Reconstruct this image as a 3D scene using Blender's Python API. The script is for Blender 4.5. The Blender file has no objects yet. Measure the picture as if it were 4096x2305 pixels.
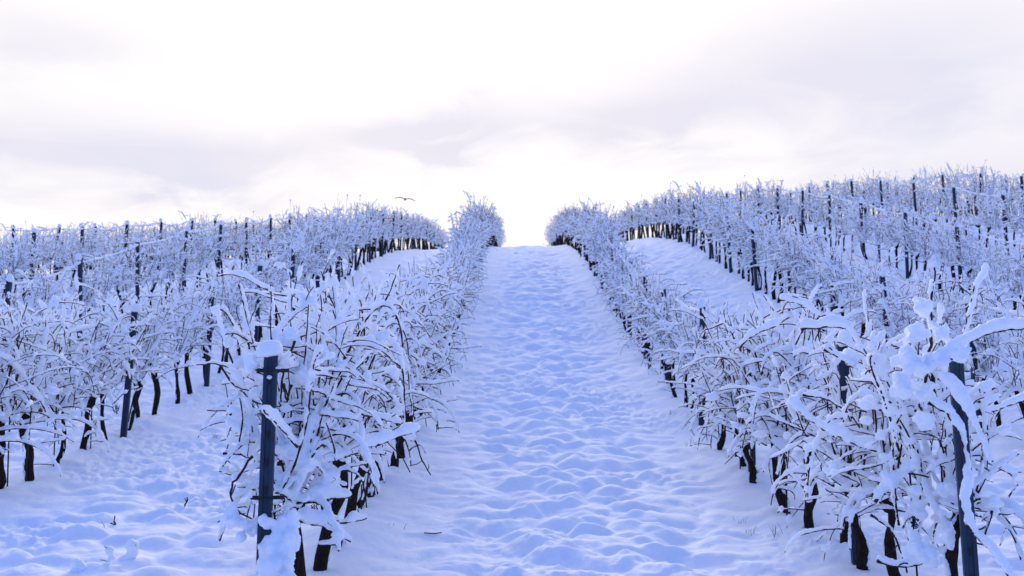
import bpy, math, random
import numpy as np

# ------------------------------------------------------------------ camera
S = 0.65                      # survey units -> metres
PITCH = math.radians(8.0)
YAW = math.radians(0.31)
CAM = np.array((0.0, 0.0, 1.63))
FPX = 4096.0                  # focal length in photo pixels
scene = bpy.context.scene
col = scene.collection

cam = bpy.data.cameras.new("camera")
camo = bpy.data.objects.new("camera", cam)
col.objects.link(camo)
camo.location = CAM
camo.rotation_euler = (math.pi / 2 + PITCH, 0, YAW)
cam.sensor_width = 36
cam.lens = 36
cam.clip_start = 0.1
cam.clip_end = 3000
cam.dof.use_dof = True
cam.dof.focus_distance = 5.6
cam.dof.aperture_fstop = 4.5
scene.camera = camo

# ------------------------------------------------------------------ exposure
scene.view_settings.view_transform = 'Standard'
scene.view_settings.look = 'None'
scene.view_settings.exposure = 0.0
scene.view_settings.gamma = 1.0
scene.view_settings.use_curve_mapping = False
scene.cycles.max_bounces = 8
scene.cycles.diffuse_bounces = 6

# ------------------------------------------------------------------ sky
SUN_EL, SUN_AZ = math.radians(21), math.radians(-3)    # azimuth from +Y (straight up the track), hidden by cloud
w = bpy.data.worlds.new("World")
scene.world = w
w.use_nodes = True
nt = w.node_tree
nt.nodes.clear()


def N(tree, typ, **kw):
    n = tree.nodes.new(typ)
    for k, v in kw.items():
        setattr(n, k, v)
    return n


def math_node(tree, op, a, b=None, clamp=False):
    n = N(tree, 'ShaderNodeMath', operation=op)
    n.use_clamp = clamp
    for i, v in enumerate((a, b)):
        if v is None:
            continue
        if isinstance(v, (int, float)):
            n.inputs[i].default_value = v
        else:
            tree.links.new(v, n.inputs[i])
    return n.outputs[0]


def mapr(tree, v, a, b, c=0.0, d=1.0, smooth=True):
    n = N(tree, 'ShaderNodeMapRange')
    n.interpolation_type = 'SMOOTHSTEP' if smooth else 'LINEAR'
    tree.links.new(v, n.inputs[0])
    for i, x in enumerate((a, b, c, d)):
        n.inputs[i + 1].default_value = x
    return n.outputs[0]


def mixc(tree, f, a, b):
    n = N(tree, 'ShaderNodeMix', data_type='RGBA')
    if isinstance(f, float):
        n.inputs[0].default_value = f
    else:
        tree.links.new(f, n.inputs[0])
    for i, v in ((6, a), (7, b)):
        if isinstance(v, tuple):
            n.inputs[i].default_value = (*v, 1)
        else:
            tree.links.new(v, n.inputs[i])
    return n.outputs[2]


tc = N(nt, 'ShaderNodeTexCoord')
sep = N(nt, 'ShaderNodeSeparateXYZ')
nt.links.new(tc.outputs['Generated'], sep.inputs[0])
dx, dy, dz = sep.outputs
sky = N(nt, 'ShaderNodeTexSky', sky_type='NISHITA')
sky.sun_disc = False
sky.sun_elevation = SUN_EL
sky.sun_rotation = SUN_AZ
sky.ozone_density = 6.0
sky.dust_density = 0.3
skysc = N(nt, 'ShaderNodeMix', data_type='RGBA', blend_type='MULTIPLY')
skysc.inputs[0].default_value = 1.0
nt.links.new(sky.outputs[0], skysc.inputs[6])
skysc.inputs[7].default_value = (0.60, 0.90, 1.45, 1)
# thin blue-grey cloud light over the whole dome
veil = mixc(nt, mapr(nt, dy, -0.9, 0.7), (0.5, 2.8, 12.0), (10.2, 10.7, 13.6))
blue = mixc(nt, 0.7, skysc.outputs[2], veil)
# bright cloud deck in front of the hidden sun
az = math_node(nt, 'ARCTAN2', dx, dy)
el = math_node(nt, 'ARCSINE', dz)
front = math_node(nt, 'MULTIPLY', mapr(nt, el, 0.95, 0.42), mapr(nt, math_node(nt, 'ABSOLUTE', az), 1.5, 0.75))
# soft layered cloud structure: coordinates of a high flat layer
den = math_node(nt, 'ADD', math_node(nt, 'MAXIMUM', dz, 0.0), 0.16)
comb = N(nt, 'ShaderNodeCombineXYZ')
nt.links.new(math_node(nt, 'DIVIDE', dx, den), comb.inputs[0])
nt.links.new(math_node(nt, 'DIVIDE', dy, den), comb.inputs[1])
n1 = N(nt, 'ShaderNodeTexNoise')
n1.inputs['Scale'].default_value = 0.85
n1.inputs['Detail'].default_value = 5
n1.inputs['Roughness'].default_value = 0.5
n1.inputs['Distortion'].default_value = 0.4
nt.links.new(comb.outputs[0], n1.inputs['Vector'])
n2 = N(nt, 'ShaderNodeTexNoise')
n2.inputs['Scale'].default_value = 3.0
n2.inputs['Detail'].default_value = 7
n2.inputs['Roughness'].default_value = 0.55
n2.inputs['Distortion'].default_value = 0.6
nt.links.new(comb.outputs[0], n2.inputs['Vector'])


def blob(a0, e0, sa, se, amp, tilt=0.0):
    """a soft cloud mass centred on azimuth a0 / elevation e0 (radians)"""
    u = math_node(nt, 'SUBTRACT', az, a0)
    v = math_node(nt, 'SUBTRACT', math_node(nt, 'SUBTRACT', el, e0), math_node(nt, 'MULTIPLY', u, tilt))
    v = math_node(nt, 'ADD', v, math_node(nt, 'MULTIPLY', math_node(nt, 'SUBTRACT', n2.outputs[0], 0.5), 0.10))
    q = math_node(nt, 'ADD', math_node(nt, 'POWER', math_node(nt, 'DIVIDE', u, sa), 2.0),
                  math_node(nt, 'POWER', math_node(nt, 'DIVIDE', v, se), 2.0))
    return math_node(nt, 'MULTIPLY', math_node(nt, 'EXPONENT', math_node(nt, 'MULTIPLY', q, -1.0)), amp)


def ae(px, py):
    x, y = (px - 2048) / FPX, (1152 - py) / FPX
    v = math.cos(PITCH) - y * math.sin(PITCH)
    zz = math.sin(PITCH) + y * math.cos(PITCH)
    return math.atan2(x, v) - YAW, math.atan2(zz, math.hypot(x, v))


clouds = None
for px, py, sx, sy, amp, tilt in ((500, 640, 1000, 150, 0.72, 0.02), (1700, 520, 420, 100, 0.55, 0.1), (3450, 330, 900, 330, 0.62, 0.0),
                                  (200, 170, 500, 120, 0.35, 0.0), (2500, 480, 420, 120, 0.35, 0.0), (4050, 720, 700, 120, 0.35, 0.0)):
    a0, e0 = ae(px, py)
    b_ = blob(a0, e0, sx / FPX, sy / FPX, amp, tilt)
    clouds = b_ if clouds is None else math_node(nt, 'ADD', clouds, b_)
clouds = math_node(nt, 'MULTIPLY', clouds, mapr(nt, n1.outputs[0], 0.2, 0.62, 1.0, 1.55), True)
clouds = mapr(nt, math_node(nt, 'ADD', clouds, mapr(nt, n2.outputs[0], 0.30, 0.75, -0.04, 0.30), True), 0.0, 0.9, 0.0, 1.0, False)
core = math_node(nt, 'ADD', math_node(nt, 'POWER', math_node(nt, 'DIVIDE', math_node(nt, 'ADD', az, 0.03), 0.42), 2.0),
                 math_node(nt, 'POWER', math_node(nt, 'DIVIDE', math_node(nt, 'SUBTRACT', el, 0.36), 0.30), 2.0))
core = math_node(nt, 'EXPONENT', math_node(nt, 'MULTIPLY', core, -1.0))          # glow of the sun behind the cloud
white = mixc(nt, core, (10.2, 9.85, 9.8), (12.4, 11.7, 11.0))
lilac = mixc(nt, mapr(nt, n1.outputs[0], 0.35, 0.65), (7.85, 7.8, 9.2), (9.0, 8.6, 9.3))
deck = mixc(nt, clouds, white, lilac)
skycol = mixc(nt, front, blue, deck)
bg = N(nt, 'ShaderNodeBackground')
bg.inputs['Strength'].default_value = 0.1
nt.links.new(skycol, bg.inputs['Color'])
wo = N(nt, 'ShaderNodeOutputWorld')
nt.links.new(bg.outputs[0], wo.inputs[0])

# ------------------------------------------------------------------ sun (behind cloud, soft)
sl = bpy.data.lights.new("sun", 'SUN')
sl.energy = 3.2
sl.angle = math.radians(24)
sl.color = (1.0, 0.89, 0.80)
so = bpy.data.objects.new("sun", sl)
col.objects.link(so)
so.rotation_euler = (math.pi / 2 - SUN_EL, 0, math.pi - SUN_AZ)

rng = np.random.default_rng(11)
random.seed(11)


# ------------------------------------------------------------------ materials
def mat(name, color, rough=0.8, spec=0.3, metal=0.0):
    m = bpy.data.materials.new(name)
    m.use_nodes = True
    b = m.node_tree.nodes['Principled BSDF']
    b.inputs['Base Color'].default_value = (*color, 1)
    b.inputs['Roughness'].default_value = rough
    b.inputs['Specular IOR Level'].default_value = spec
    b.inputs['Metallic'].default_value = metal
    return m, m.node_tree, b


def add_bump(t, b, layers, coord='Object'):
    """layers: (scale, strength, distance)"""
    tcn = N(t, 'ShaderNodeTexCoord')
    prev = None
    for sc, st, di in layers:
        n = N(t, 'ShaderNodeTexNoise')
        n.inputs['Scale'].default_value = sc
        n.inputs['Detail'].default_value = 4
        t.links.new(tcn.outputs[coord], n.inputs['Vector'])
        bu = N(t, 'ShaderNodeBump')
        bu.inputs['Strength'].default_value = st
        bu.inputs['Distance'].default_value = di
        t.links.new(n.outputs[0], bu.inputs['Height'])
        if prev is not None:
            t.links.new(prev, bu.inputs['Normal'])
        prev = bu.outputs[0]
    t.links.new(prev, b.inputs['Normal'])


SNOW, t, b = mat("fresh_snow", (0.89, 0.92, 0.96), 0.85, 0.2)
add_bump(t, b, ((45, 0.5, 0.012), (230, 0.35, 0.004)))
b.inputs['Subsurface Weight'].default_value = 0.8
b.inputs['Subsurface Radius'].default_value = (1.0, 1.0, 1.0)
b.inputs['Subsurface Scale'].default_value = 0.035
GSNOW, t, b = mat("ground_snow", (0.89, 0.92, 0.96), 0.85, 0.2)
add_bump(t, b, ((28, 0.45, 0.012), (160, 0.5, 0.004)))
BARK, t, b = mat("vine_bark", (0.02, 0.015, 0.012), 0.95, 0.1)
add_bump(t, b, ((60, 1.0, 0.02),))
tcn = N(t, 'ShaderNodeTexCoord')
wv = N(t, 'ShaderNodeTexNoise')
wv.inputs['Scale'].default_value = 25
t.links.new(tcn.outputs['Object'], wv.inputs['Vector'])
t.links.new(mixc(t, wv.outputs[0], (0.008, 0.006, 0.006), (0.04, 0.028, 0.02)), b.inputs['Base Color'])
CANE, t, b = mat("vine_cane", (0.03, 0.014, 0.010), 0.7, 0.25)
tcn = N(t, 'ShaderNodeTexCoord')
wv = N(t, 'ShaderNodeTexNoise')
wv.inputs['Scale'].default_value = 9
t.links.new(tcn.outputs['Object'], wv.inputs['Vector'])
t.links.new(mixc(t, wv.outputs[0], (0.012, 0.007, 0.006), (0.06, 0.026, 0.017)), b.inputs['Base Color'])
STEEL, t, b = mat("galvanised_steel", (0.10, 0.12, 0.13), 0.6, 0.4, 0.2)
tcn = N(t, 'ShaderNodeTexCoord')
wv = N(t, 'ShaderNodeTexNoise')
wv.inputs['Scale'].default_value = 14
wv.inputs['Detail'].default_value = 6
t.links.new(tcn.outputs['Object'], wv.inputs['Vector'])
t.links.new(mixc(t, wv.outputs[0], (0.008, 0.024, 0.046), (0.026, 0.052, 0.082)), b.inputs['Base Color'])
DARK, t, b = mat("rusty_iron", (0.025, 0.02, 0.018), 0.8, 0.3)
GRAPE, t, b = mat("dried_grape", (0.012, 0.010, 0.014), 0.8, 0.2)
LEAF, t, b = mat("dry_leaf", (0.09, 0.025, 0.012), 0.8, 0.2)
GRASS, t, b = mat("winter_grass", (0.05, 0.06, 0.025), 0.8, 0.2)
FEATHER, t, b = mat("dark_feathers", (0.07, 0.065, 0.06), 0.8, 0.2)


# ------------------------------------------------------------------ mesh helpers
class MB:
    def __init__(self):
        self.v, self.f, self.n = [], [], 0

    def add(self, v, f):
        self.v.append(np.asarray(v, float))
        self.f.extend([tuple(int(i) + self.n for i in q) for q in f])
        self.n += len(v)

    def tube(self, pts, rad, sides=6, close=True):
        pts = np.asarray(pts, float)
        n = len(pts)
        if n < 2:
            return
        rad = np.broadcast_to(np.asarray(rad, float), (n,))
        tg = np.gradient(pts, axis=0)
        tg /= np.linalg.norm(tg, axis=1)[:, None] + 1e-9
        ref = np.where(np.abs(tg[:, 2:3]) > 0.9, np.array([[1.0, 0, 0]]), np.array([[0, 0, 1.0]]))
        if (np.abs(tg[:, 2]) > 0.9).any() and not (np.abs(tg[:, 2]) > 0.9).all():
            ref = np.broadcast_to(np.array([[0.83, 0.41, 0.37]]), (n, 3))
        a = np.cross(tg, ref)
        a /= np.linalg.norm(a, axis=1)[:, None] + 1e-9
        c = np.cross(tg, a)
        th = np.arange(sides) * 2 * math.pi / sides
        ring = pts[:, None, :] + rad[:, None, None] * (np.cos(th)[None, :, None] * a[:, None, :] + np.sin(th)[None, :, None] * c[:, None, :])
        v = ring.reshape(-1, 3)
        f = []
        for i in range(n - 1):
            o = i * sides
            for j in range(sides):
                k = (j + 1) % sides
                f.append((o + j, o + k, o + sides + k, o + sides + j))
        if close:
            f.append(tuple(range(sides - 1, -1, -1)))
            f.append(tuple((n - 1) * sides + j for j in range(sides)))
        self.add(v, f)

    def box(self, lo, hi):
        x0, y0, z0 = lo
        x1, y1, z1 = hi
        v = [(x0, y0, z0), (x1, y0, z0), (x1, y1, z0), (x0, y1, z0), (x0, y0, z1), (x1, y0, z1), (x1, y1, z1), (x0, y1, z1)]
        self.add(v, [(3, 2, 1, 0), (4, 5, 6, 7), (0, 1, 5, 4), (1, 2, 6, 5), (2, 3, 7, 6), (3, 0, 4, 7)])

    def ball(self, c, r, g, seg=8, rings=5, jit=0.18):
        """a lumpy ellipsoid"""
        r = np.broadcast_to(np.asarray(r, float), (3,))
        vs = [(0, 0, -1)]
        for i in range(1, rings):
            ph = math.pi * i / rings - math.pi / 2
            for j in range(seg):
                th = 2 * math.pi * (j + 0.5 * (i % 2)) / seg
                vs.append((math.cos(ph) * math.cos(th), math.cos(ph) * math.sin(th), math.sin(ph)))
        vs.append((0, 0, 1))
        vs = np.array(vs)
        k = 1 + jit * g.normal(size=(len(vs), 1)).clip(-1.5, 1.5)
        vs = vs * k * r + np.asarray(c)
        f = [(0, 1 + (j + 1) % seg, 1 + j) for j in range(seg)]
        for i in range(rings - 2):
            o = 1 + i * seg
            for j in range(seg):
                q = (j + 1) % seg
                f.append((o + j, o + q, o + seg + q, o + seg + j))
        o = 1 + (rings - 2) * seg
        f += [(o + j, o + (j + 1) % seg, len(vs) - 1) for j in range(seg)]
        self.add(vs, f)

    def mesh(self, name, m, smooth=True):
        me = bpy.data.meshes.new(name)
        if self.n:
            me.from_pydata(np.concatenate(self.v).tolist(), [], self.f)
        me.materials.append(m)
        if smooth:
            me.shade_smooth()
        return me


def remesh(me, voxel, smooth_it=2, rough=0.0045):
    """fuse overlapping snow lumps into one soft skin"""
    o = bpy.data.objects.new("remesh_source", me)
    col.objects.link(o)
    md = o.modifiers.new("r", 'REMESH')
    md.mode = 'VOXEL'
    md.voxel_size = voxel
    if smooth_it:
        sm = o.modifiers.new("s", 'SMOOTH')
        sm.iterations = smooth_it
        sm.factor = 0.5
    dg = bpy.context.evaluated_depsgraph_get()
    out = bpy.data.meshes.new_from_object(o.evaluated_get(dg))
    m = me.materials[0]
    out.materials.clear()
    out.materials.append(m)
    if rough:
        n = len(out.vertices)
        co = np.empty(n * 3)
        out.vertices.foreach_get('co', co)
        co = co.reshape(-1, 3)
        nr = np.empty(n * 3)
        out.vertex_normals.foreach_get('vector', nr)
        nr = nr.reshape(-1, 3)
        d = np.zeros(n)
        for f_, a_ in ((70, 0.5), (118, 0.35), (190, 0.3)):
            d += a_ * np.sin(co[:, 0] * f_ + 1.7 * np.sin(co[:, 1] * f_ * 0.7 + 1)) * np.sin(co[:, 1] * f_ * 1.1 + 1.9 * np.sin(co[:, 2] * f_ * 0.8)) * np.sin(co[:, 2] * f_ * 0.93 + 1.3 * np.sin(co[:, 0] * f_ * 0.6 + 2))
        out.vertices.foreach_set('co', (co + nr * (d * rough)[:, None]).ravel())
        out.update()
    out.shade_smooth()
    out.name = me.name
    bpy.data.objects.remove(o)
    bpy.data.meshes.remove(me)
    return out


def components(n, a, b):
    parent = np.arange(n)
    while True:
        lo, hi = np.minimum(parent[a], parent[b]), np.maximum(parent[a], parent[b])
        m = lo != hi
        if not m.any():
            return parent
        np.minimum.at(parent, hi[m], lo[m])
        while True:
            pp = parent[parent]
            if (pp == parent).all():
                break
            parent = pp


def keep_main(me):
    """drop stray crumbs of snow that hang in the air away from the vine"""
    n = len(me.vertices)
    co = np.empty(n * 3)
    me.vertices.foreach_get('co', co)
    co = co.reshape(-1, 3)
    ed = np.empty(len(me.edges) * 2, np.int32)
    me.edges.foreach_get('vertices', ed)
    ed = ed.reshape(-1, 2).astype(np.int64)
    _, isl = np.unique(components(n, ed[:, 0], ed[:, 1]), return_inverse=True)
    k = isl.max() + 1
    lo, hi = np.full((k, 3), np.inf), np.full((k, 3), -np.inf)
    np.minimum.at(lo, isl, co)
    np.maximum.at(hi, isl, co)
    size = (hi - lo).max(axis=1)
    gap = np.maximum(0.0, np.maximum(lo[:, None] - hi[None], lo[None] - hi[:, None]))
    near = np.sqrt((gap ** 2).sum(axis=2)) <= np.maximum(0.012, 0.33 * np.maximum(size[:, None], size[None, :]))
    a, b = np.nonzero(np.triu(near, 1))
    _, pc = np.unique(components(k, a, b), return_inverse=True)
    cnt = np.bincount(pc[isl])
    if len(cnt) == 1:
        return me
    bad = pc[isl] != int(np.argmax(cnt))
    import bmesh
    bm = bmesh.new()
    bm.from_mesh(me)
    bm.verts.ensure_lookup_table()
    bmesh.ops.delete(bm, geom=[bm.verts[int(i)] for i in np.nonzero(bad)[0]], context='VERTS')
    bm.to_mesh(me)
    bm.free()
    me.shade_smooth()
    return me


def put(name, me, parent=None, loc=None):
    o = bpy.data.objects.new(name, me)
    col.objects.link(o)
    if parent is not None:
        o.parent = parent
    if loc is not None:
        o.location = loc
    return o


def tag(o, label, cat, group=None, kind=None):
    o['label'] = label
    o['category'] = cat
    if group:
        o['group'] = group
    if kind:
        o['kind'] = kind
    return o


def noise1(n, every, g, lo=0.0, hi=1.0):
    k = max(2, int(n / every) + 3)
    v = g.uniform(lo, hi, k)
    x = np.arange(n) / every + g.uniform(0, 1)
    i = np.clip(x.astype(int), 0, k - 2)
    u = x - i
    u = u * u * (3 - 2 * u)
    return v[i] * (1 - u) + v[np.clip(i + 1, 0, k - 1)] * u


def px2w(px, py, d):
    """a point at depth d (metres along the view axis) under a photo pixel"""
    x, y = (px - 2048) / FPX * d, (1152.5 - py) / FPX * d
    cp, sp, cy, sy = math.cos(PITCH), math.sin(PITCH), math.cos(YAW), math.sin(YAW)
    fwd, up = d * cp - y * sp, d * sp + y * cp
    return CAM + np.array((x * cy - fwd * sy, x * sy + fwd * cy, up))


# ------------------------------------------------------------------ terrain
PROF = {
    -30.0: [(0, -2.4), (7, -2.6), (15, -2.3), (25, -1.3), (35, -.5), (46, .0), (60, .0), (75, -.8), (100, -4)],
    -22.5: [(0, -2.4), (7, -2.6), (15, -2.3), (25, -1.1), (35, -.1), (46, .5), (60, .7), (75, .2), (100, -3)],
    -14.3: [(0, -2.4), (7, -2.6), (15, -2.4), (22, -1.5), (29.5, -.3), (38, .45), (47, 1.2), (60, 1.7), (75, 1.5), (100, -.8)],
    -6.1: [(0, -2.45), (7, -2.5), (12.2, -2.45), (15.6, -2.4), (19.6, -2.0), (25, -1.2), (32, -.1), (37.4, .55), (44, 1.25), (50, 1.75), (60, 2.2), (66, 2.35), (80, 2.55), (100, 1.6)],
    -1.7: [(0, -2.45), (7, -2.5), (12, -2.55), (16, -2.42), (20, -2.1), (25, -1.7), (30, -1.0), (37, .05), (45, 1.05), (52, 1.75), (60, 2.36), (66, 2.62), (75, 2.9), (90, 2.75), (125, 0)],
    3.0: [(0, -2.45), (7, -2.5), (12, -2.55), (16, -2.42), (20, -2.1), (25, -1.75), (30, -1.05), (37, .05), (45, 1.08), (52, 1.8), (60, 2.40), (66, 2.66), (75, 2.92), (90, 2.75), (125, 0)],
    7.2: [(0, -2.4), (7, -2.5), (12, -2.5), (15.75, -2.3), (20, -1.65), (25.3, -.82), (32.4, .2), (40.3, 1.5), (47, 2.25), (52, 2.5), (59.5, 2.78), (70, 3.0), (85, 2.7), (110, .8)],
    11.4: [(0, -2.4), (15, -2.2), (20, -1.4), (27.5, -.18), (31.2, .5), (35.4, 1.16), (40.7, 1.95), (48, 2.75), (56, 3.2), (65, 3.2), (80, 2.2), (100, -.3)],
    19.7: [(0, -2.2), (15, -1.6), (25, -.2), (34, 1.55), (43.8, 3.0), (52, 3.6), (60, 3.6), (75, 2.6), (100, 0.3)],
    30.0: [(0, -2.0), (15, -1.4), (25, .0), (34, 1.5), (43.8, 2.95), (52, 3.4), (60, 3.4), (75, 2.4), (100, 0)],
}
TX = np.arange(-24, 24.01, 0.4)
TY = np.arange(-6, 90.01, 0.4)
_tab = []
for x in sorted(PROF):
    zz = np.array(PROF[x], float) * S
    Y = zz[:, 0] * math.cos(PITCH) - zz[:, 1] * math.sin(PITCH)
    Z = zz[:, 0] * math.sin(PITCH) + zz[:, 1] * math.cos(PITCH) + CAM[2]
    Y = np.concatenate(([-6], Y, [90]))
    Z = np.concatenate(([Z[0] - 0.1], Z, [Z[-1] - 2.0]))
    _tab.append(np.interp(TY, Y, Z))
_tab = np.array(_tab)
_px = np.array(sorted(PROF)) * S
TAB = np.array([np.interp(TX, _px, _tab[:, j]) for j in range(len(TY))]).T      # [x, y]


def _blur(a, axis, s):
    r = int(s * 3)
    k = np.exp(-0.5 * (np.arange(-r, r + 1) / s) ** 2)
    k /= k.sum()
    pad = [(0, 0), (0, 0)]
    pad[axis] = (r, r)
    ap = np.pad(a, pad, mode='edge')
    return np.apply_along_axis(lambda q: np.convolve(q, k, mode='valid'), axis, ap)


TAB = _blur(_blur(TAB, 0, 2.0), 1, 2.6)


def base_h(x, y):
    x, y = np.asarray(x, float), np.asarray(y, float)
    fx = np.clip((x - TX[0]) / 0.4, 0, len(TX) - 1.001)
    fy = np.clip((y - TY[0]) / 0.4, 0, len(TY) - 1.001)
    i, j = fx.astype(int), fy.astype(int)
    u, v = fx - i, fy - j
    return (TAB[i, j] * (1 - u) + TAB[i + 1, j] * u) * (1 - v) + (TAB[i, j + 1] * (1 - u) + TAB[i + 1, j + 1] * u) * v


ROWS_L = [-1.105, -3.97, -6.63, -9.3, -11.96, -14.63, -17.3]
ROWS_R = [1.94, 4.67, 7.4, 10.1, 12.8, 15.5, 18.2]
ALLROWS = np.array(ROWS_L + ROWS_R)


def hash2(i, j, s):
    h = (i.astype(np.int64) * 374761393 + j.astype(np.int64) * 668265263 + s * 974711) & 0x7fffffff
    h = ((h ^ (h >> 13)) * 1274126177) & 0x7fffffff
    h = ((h ^ (h >> 15)) * 2246822519) & 0x7fffffff
    return ((h ^ (h >> 16)) & 0xffffff) / float(0xffffff)


def vnoise(x, y, s):
    i, j = np.floor(x), np.floor(y)
    u, v = x - i, y - j
    i, j = i.astype(np.int64), j.astype(np.int64)
    u = u * u * u * (u * (u * 6 - 15) + 10)
    v = v * v * v * (v * (v * 6 - 15) + 10)
    return (hash2(i, j, s) * (1 - u) + hash2(i + 1, j, s) * u) * (1 - v) + (hash2(i, j + 1, s) * (1 - u) + hash2(i + 1, j + 1, s) * u) * v


def mounds(x, y, cell, s, dens=0.85):
    gx, gy = x / cell, y / cell
    i, j = np.floor(gx).astype(np.int64), np.floor(gy).astype(np.int64)
    acc = np.zeros_like(x)
    for a in (-1, 0, 1):
        for c in (-1, 0, 1):
            ii, jj = i + a, j + c
            cx, cy = ii + hash2(ii, jj, s), jj + hash2(ii, jj, s + 1)
            am = hash2(ii, jj, s + 2)
            am = np.where(hash2(ii, jj, s + 3) < dens, 0.25 + 0.75 * am, 0.0)
            r = 0.55 + 0.5 * hash2(ii, jj, s + 4)
            d2 = ((gx - cx) ** 2 + ((gy - cy) * 1.0) ** 2) / r ** 2
            dome = am * np.clip(1 - d2, 0, None) ** 1.2
            acc = np.log(np.exp(7 * acc) + np.exp(7 * dome) - 1 + 1e-12) / 7
    return acc


def detail_h(x, y):
    d = np.min(np.abs(x[..., None] - ALLROWS), axis=-1) if x.size < 200000 else None
    if d is None:
        d = np.full_like(x, 1e9)
        for r in ALLROWS:
            d = np.minimum(d, np.abs(x - r))
    wx = x + 0.10 * (vnoise(x * 4, y * 4, 5) - 0.5)
    wy = y + 0.10 * (vnoise(x * 4, y * 4, 6) - 0.5)
    openness = np.clip((d - 0.25) / 0.75, 0, 1)
    main = np.exp(-((x - 0.45) / 1.05) ** 2)
    a1 = (0.064 + 0.032 * main) * (0.25 + 0.75 * openness)
    h = a1 * mounds(wx * 0.80, wy * 1.1, 0.215, 21, 0.85)
    h += a1 * 0.28 * mounds(wx + 3.3, wy * 1.2, 0.12, 41, 0.7)
    h += 0.030 * (vnoise(x * 1.4, y * 1.4, 9) - 0.5)
    h += 0.010 * (vnoise(x * 6, y * 6, 10) - 0.5)
    patch = np.clip((vnoise(x * 0.9, y * 0.9, 14) - 0.55) * 5, 0, 1)        # trodden, crumbly patches
    h += patch * 0.030 * (vnoise(x * 16, y * 16, 11) + 0.6 * vnoise(x * 34, y * 34, 12) - 0.8)
    h += 0.004 * (vnoise(x * 22, y * 22, 13) - 0.5)
    h += 0.07 * np.exp(-(d / 0.28) ** 2) * (0.5 + vnoise(x * 3, y * 2.2, 15))          # bank along each vine row
    # two shallow wheel ruts on the track
    for rx in (-0.15, 1.05):
        h -= 0.025 * np.exp(-((x - rx - 0.06 * (vnoise(x * 0 + 1, y * 0.4, 16) - 0.5)) / 0.22) ** 2)
    return h


def ground_h(x, y):
    x, y = np.atleast_1d(np.asarray(x, float)), np.atleast_1d(np.asarray(y, float))
    return base_h(x, y) + detail_h(x, y)


def build_ground():
    u = np.linspace(-0.66, 0.66, 1050)
    ext = 0.66 * np.cumprod(np.full(26, 1.22))
    u = np.concatenate((-ext[::-1], u, ext))
    Y = [2.2]
    while Y[-1] < 75:
        Y.append(Y[-1] * 1.0036)
    while Y[-1] < 900:
        Y.append(Y[-1] * 1.15)
    Y = np.concatenate((np.array([-400, -120, -40, -15, -6, -2, 0, 1, 1.7]), np.array(Y)))
    Wd = np.maximum(Y, 2.2)
    X = np.clip(u[None, :] * Wd[:, None], -900, 900)
    # keep clipped columns distinct
    X = X + u[None, :] * 0.5
    YY = np.broadcast_to(Y[:, None], X.shape)
    xs, ys = X.ravel(), YY.ravel().copy()
    z = base_h(xs, ys) + detail_h(xs, ys) * np.clip(1.3 - np.abs(ys) / 70, 0, 1)
    far = np.clip((ys - 70) / 60, 0, 1)
    z = z * (1 - far) + (6.0) * far
    v = np.stack((xs, ys, z), 1)
    nr, nc = X.shape
    idx = np.arange(nr * nc).reshape(nr, nc)
    q = np.stack((idx[:-1, :-1], idx[:-1, 1:], idx[1:, 1:], idx[1:, :-1]), -1).reshape(-1, 4)
    me = bpy.data.meshes.new("snowy_ground")
    me.vertices.add(len(v))
    me.vertices.foreach_set('co', v.ravel())
    me.loops.add(q.size)
    me.loops.foreach_set('vertex_index', q.ravel().astype(np.int32))
    me.polygons.add(len(q))
    me.polygons.foreach_set('loop_start', (np.arange(len(q)) * 4).astype(np.int32))
    me.update(calc_edges=True)
    me.materials.append(GSNOW)
    me.shade_smooth()
    o = put("ground", me)
    o['kind'] = 'structure'
    o['label'] = "blue shadowed snow slope with lumpy track between vine rows"
    return o


build_ground()


# ------------------------------------------------------------------ vines
UP = np.array((0, 0, 1.0))


def grow(p, d, L, step, g, wig=0.10, droop=0.0, rise=0.0, late=1.6):
    n = max(4, int(L / step))
    pts = [np.array(p, float)]
    d = np.array(d, float)
    d /= np.linalg.norm(d)
    ph = g.uniform(0, 6)
    for i in range(1, n):
        s = i / n
        d = d + g.normal(size=3) * wig + UP * (rise * (1 - s) - droop * s ** late)
        d /= np.linalg.norm(d)
        pts.append(pts[-1] + d * step)
    return np.array(pts)


def snow_runs(mb, pts, amount, g, sides, cover=0.5, every=1.7):
    n = len(pts)
    if n < 3:
        return
    tg = np.gradient(pts, axis=0)
    tg /= np.linalg.norm(tg, axis=1)[:, None] + 1e-9
    hor = np.hypot(tg[:, 0], tg[:, 1])
    r = amount * (0.66 + 0.46 * hor) * noise1(n, every, g, 0.45, 1.5)
    sd = g.normal(size=3)
    sd[2] = 0
    sd /= np.linalg.norm(sd) + 1e-6
    c = pts + UP * (r * 0.92 * (0.25 + 0.75 * hor))[:, None] + sd * (r * 0.88 * (1 - hor))[:, None]
    keep = noise1(n, every * 1.6, g) < (cover + (1.02 - cover) * hor ** 1.2)
    i = 0
    while i < n:
        if not keep[i]:
            i += 1
            continue
        j = i
        while j + 1 < n and keep[j + 1]:
            j += 1
        if j - i >= 2:
            rr = r[i:j + 1].copy()
            ramp = np.minimum(np.arange(len(rr)), np.arange(len(rr))[::-1])
            rr *= np.interp(ramp, (0, 1), (0.62, 1.0))
            mb.tube(c[i:j + 1], rr, sides)
        i = j + 1


class Vine:
    def __init__(self):
        self.trunk = None
        self.canes = []      # list of meshes
        self.extra = []      # (name, mesh)
        self.snow = None


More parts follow.
